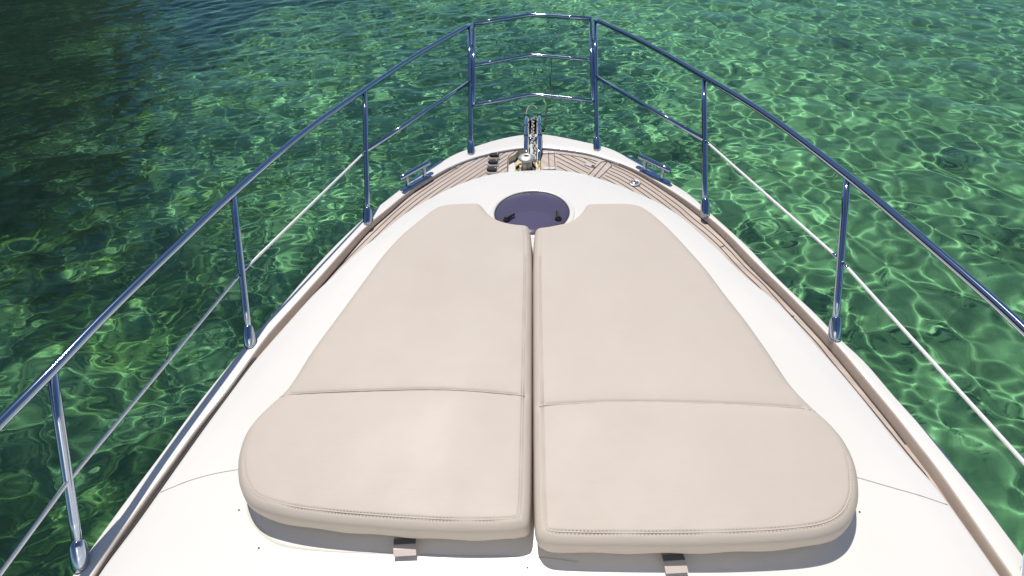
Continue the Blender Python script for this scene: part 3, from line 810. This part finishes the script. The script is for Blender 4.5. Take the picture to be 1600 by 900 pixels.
def foot_switch(x, y):
    e = empty('foot_switch', (x, y, float(deck_z(y)) + .001), yacht)
    out = [(-.040, 0), (-.034, -.018), (-.018, -.028), (.036, -.028), (.036, .024), (-.018, .024), (-.034, .016)]
    MB().prism([(a * 1.14 + .001, b * 1.18 - .003) for a, b in out], 0, .009, .003).build('switch_base', M_chrome, e)
    MB().prism([(a * .93 + .002, b * .93 + .004) for a, b in out], .010, .024, .006).build('switch_cover', M_black, e)
    MB().lathe([(.006, 0), (.006, .003), (.0001, .004)], (.026, .008, .0235), 12).build('switch_button', M_steel_dull, e)
M_chrome = mat('pale_switch_bezel', (.62, .55, .48), .3, metal=.3)
for p in ((-.284, 3.522), (-.287, 3.425), (-.290, 3.328)): foot_switch(*p)

# hinges on the locker lid, latch, deck filler
for y in (3.556, 3.340):
    hg = MB(); hz_ = float(deck_z(y)) + .002
    hg.prism([(.066, y - .013), (.149, y - .013), (.152, y), (.149, y + .013), (.066, y + .013), (.063, y)], hz_, hz_ + .005, .002)
    hg.tube([(.1065, y - .013, hz_ + .006), (.1065, y + .013, hz_ + .006)], .0035, 8)
    hg.build('locker_hinge', M_steel_dull, yacht)
lt = empty('deck_latch', (.388, 3.362, float(deck_z(3.36)) + .002), yacht); lt.rotation_euler = (0, 0, R(-35))
MB().prism([(-.038, -.012), (.036, -.012), (.040, -.006), (.040, .006), (.036, .012), (-.038, .012), (-.042, 0)], 0, .005, .002).build('latch_plate', M_steel_dull, lt)
MB().prism([(.014, -.008), (.034, -.008), (.034, .008), (.014, .008)], .0045, .0075).build('finger_hole', M_black, lt)
fl = empty('deck_filler', (.664, 3.136, float(deck_z(3.136)) + .001), yacht)
MB().lathe([(.038, 0), (.038, .004), (.034, .008), (.028, .008), (.027, .005), (.0001, .005)], (0, 0, 0), 32).build('filler_ring', M_steel_dull, fl)
MB().lathe([(.025, .004), (.025, .008), (.0001, .009)], (0, 0, 0), 24).build('filler_cap', M_steel_dull, fl)
MB().prism([(-.004, -.020), (.004, -.020), (.004, .020), (-.004, .020)], .0085, .0105).build('cap_slot', M_black, fl)

# ---------------------------------------------------------------- sun cushions
def cushion(name, label, outline, seam, rear_z, flap, gap_x, seed):
    root = tag(empty(name, (0, 0, 0)), label, 'cushion', 'beige sun pads on the foredeck')
    O = resample(smoothp(resample(crom(outline, 5, True), 420, True), 2, True), 420, True)
    A = np.sum(O[:, 0] * np.roll(O[:, 1], -1) - np.roll(O[:, 0], -1) * O[:, 1])
    if A < 0: O = O[::-1]
    sx = resample(crom(seam, 8), 140)
    lines = [off_open(sx, k) for k in (-.018, -.010, -.005, 0, .005, .010, .018)]
    lines = [l[inside(l, O) & (seg_dist(l, O) > .048)] for l in lines]
    V, T3 = sheet(O, [], .016, [.002, .006, .012, .019, .026, .031, .035, .039, .046], lines)
    d = seg_dist(V, O)
    r_ = .046
    ztop = .150
    base = .026
    z = ztop + prof(d, r_) * .85 + .014 * (1 - np.exp(-d / .16))
    z -= .0030 * np.exp(-((d - .034) / .0035) ** 2) * np.where((V[:, 1] < 1.05) | (np.abs(V[:, 0]) < .08), 1, .15)
    ds = seg_dist(V, sx, False)
    z -= (.0055 * np.exp(-(ds / .005) ** 2) + .005 * np.exp(-(ds / .03) ** 2)) * np.clip((d + .0) / .03, 0, 1)
    z += .003 * noise2(V[:, 0], V[:, 1], 3.0, seed, 2) * np.clip(d / .1, 0, 1)
    # small puckers beside the stitching
    z += .0005 * np.sin(V[:, 0] * 40 + 3 * np.sin(V[:, 0] * 23 + seed)) * np.exp(-(ds / .02) ** 2)
    z += .0010 * noise2(V[:, 0], V[:, 1], 30, seed + 4, 1) * np.exp(-((d - .05) / .03) ** 2)
    mesh = mesh_np('pad_cover', np.c_[V, z], T3, M_vinyl, root)
    zb = ztop - r_ * .85
    cen = O.mean(0)
    T = np.roll(O, -1, 0) - np.roll(O, 1, 0); T /= np.hypot(*T.T)[:, None]; N_ = np.stack([-T[:, 1], T[:, 0]], 1)
    wav = .002 * np.sin(np.arange(len(O)) * .35 + seed)
    def row(ins, zz):
        P = O + N_ * (ins + (wav[:, None] if zz < .08 else 0)); P = np.vstack([P, P[:1]]); return z_(P, zz)
    rows = [row(0, zb), row(-.003, zb - .018), row(-.002, zb - .034), row(.004, zb - .050), row(.013, .045), row(.017, .040), row(.020, base + .006), row(.040, base - .001)]
    ribs(rows[::-1], M_vinyl, 'pad_side', root)
    # piping cords: the cross seam and the edge seam
    sl_ = sx[inside(sx, O) & (seg_dist(sx, O) > .006)]
    dd_ = seg_dist(sl_, O)
    zz = ztop + prof(dd_, r_) * .85 + .014 * (1 - np.exp(-dd_ / .16)) - .0068 * np.clip(dd_ / .03, 0, 1) - .001
    MB().tube([(p[0], p[1], q) for p, q in zip(sl_, zz)], .0023, 8).build('cross_seam', M_vinyl, root)
    E_ = O + N_ * .034; E_ = E_[seg_dist(E_, O) > .031]
    dd_ = seg_dist(E_, O); zz = ztop + prof(dd_, r_) * .85 + .014 * (1 - np.exp(-dd_ / .16)) - .0012
    def visible(P): return (P[:, 1] < 1.0) | ((np.abs(P[:, 0]) < .08) & (P[:, 1] < 2.2))
    def open_run(P):
        ok = visible(P); st_ = [i for i in range(len(P)) if ok[i] and not ok[i - 1]]
        P = np.roll(P, -st_[0], 0); ok = np.roll(ok, -st_[0]); return P[:np.argmin(ok)]
    Ep = smoothp(open_run(np.c_[E_, zz]), 2)
    MB().tube(Ep, .0022, 8).build('edge_piping', M_vinyl, root)
    st = MB()
    for off in (.029, .040):
        E2 = O + N_ * off; E2 = E2[seg_dist(E2, O) > off * .93]
        E2 = resample(E2, 420, True)
        dd_ = seg_dist(E2, O); zz = ztop + prof(dd_, r_) * .85 + .014 * (1 - np.exp(-dd_ / .16)) + .0002
        for i in range(0, 420, 1):
            a, b_ = E2[i], E2[(i + 1) % 420]
            p = a * .75 + b_ * .25; q = a * .25 + b_ * .75
            if np.hypot(*(p - q)) < .02 and visible(E2[i:i + 1])[0]: st.tube([(p[0], p[1], zz[i]), (q[0], q[1], zz[i])], .0007, 4)
    st.build('stitching', mat('stitch_thread', (.50, .43, .37), .8), root)
    # strap under the rear edge
    x0, x1, y0, y1, dx = flap
    fb = MB(); n = 8; top = []
    prf = [(y0 + .045, .040), (y0 + .02, .043), (y0, .045), (y0 - (y0 - y1) * .3, .050), (y0 - (y0 - y1) * .65, .049), (y1, .044)]
    vs = []
    for th in (0, -.004):
        for (y, zz_) in prf:
            f_ = (y0 - y) / (y0 - y1); f_ = max(0, f_)
            vs += [(x0 + dx * f_, y, zz_ + th), (x1 + dx * f_, y + .004, zz_ + th + .002)]
    m_ = len(prf)
    fs = [(2 * i, 2 * i + 1, 2 * i + 3, 2 * i + 2)[::-1] for i in range(m_ - 1)] + [(2 * m_ + 2 * i, 2 * m_ + 2 * i + 1, 2 * m_ + 2 * i + 3, 2 * m_ + 2 * i + 2) for i in range(m_ - 1)]
    fs += [(2 * i, 2 * i + 2, 2 * m_ + 2 * i + 2, 2 * m_ + 2 * i) for i in range(m_ - 1)] + [(2 * i + 1, 2 * m_ + 2 * i + 1, 2 * m_ + 2 * i + 3, 2 * i + 3) for i in range(m_ - 1)]
    fs.append((2 * m_ - 2, 2 * m_ - 1, 4 * m_ - 1, 4 * m_ - 2))
    fb.add(vs, fs, False)
    fo = fb.build('strap_flap', M_flap, root)
    w_ = MB(); w_.prism([(x0 + .001, y0 - (y0 - y1) * .02), (x1 - .001, y0 + .004 - (y0 - y1) * .02), (x1 - .001 + dx * .35, y0 - (y0 - y1) * .34 + .004), (x0 + .001 + dx * .35, y0 - (y0 - y1) * .34)], .048, .0535)
    w_.build('webbing', M_web, fo)
    return root
M_flap = mat('flap_vinyl', (.56, .49, .44), .5, bump=(60, .2, .002)); M_web = mat('dark_webbing', (.10, .105, .10), .8)
cl = [(-0.018,2.455),(-0.040,2.486),(-0.092,2.497),(-0.154,2.518),(-0.205,2.551),(-0.245,2.596),(-0.274,2.642),(-0.297,2.689),(-0.317,2.714),(-0.356,2.720),(-0.509,2.712),(-0.581,2.675),(-0.659,2.557),(-0.736,2.421),(-0.804,2.255),(-0.862,2.051),(-0.930,1.802),(-0.990,1.583),(-1.028,1.389),(-1.070,1.308),(-1.109,1.230),(-1.128,1.157),(-1.120,1.073),(-1.098,1.006),(-1.060,0.935),(-0.995,0.872),(-0.90,0.838),(-0.744,0.812),(-0.468,0.790),(-0.245,0.780),(-0.071,0.784),(-0.032,0.795),(-0.009,0.830),(-.005,1.2),(-.005,1.7),(-.006,2.2)]
cr = [(0.010,2.425),(0.024,2.459),(0.070,2.467),(0.129,2.483),(0.191,2.504),(0.228,2.533),(0.264,2.581),(0.288,2.624),(0.308,2.669),(0.330,2.681),(0.565,2.670),(0.648,2.609),(0.717,2.483),(0.776,2.338),(0.858,2.101),(0.906,1.914),(0.958,1.725),(0.999,1.538),(1.028,1.387),(1.063,1.294),(1.110,1.206),(1.137,1.124),(1.138,1.034),(1.116,0.950),(1.078,0.872),(1.01,0.805),(0.90,0.768),(0.664,0.748),(0.353,0.741),(0.079,0.743),(0.030,0.757),(0.009,0.806),(.004,1.2),(.002,1.7),(.002,2.2)]
cushion('sun_cushion', 'left beige vinyl sun pad, its rear edge a little further forward than its neighbour', cl, [(-1.06,1.325), (-0.975,1.335),(-0.604,1.345),(-0.342,1.346),(-0.03,1.321)], .06, (-.482, -.404, .790, .735, .008), -.013, 3)
cushion('sun_cushion', 'right beige vinyl sun pad, longer one reaching further towards the bottom of the photo', cr, [(0.025,1.272),(0.170,1.277),(0.417,1.278),(0.779,1.266),(1.015,1.253),(1.09,1.245)], .06, (.425, .497, .745, .690, .006), .006, 8)
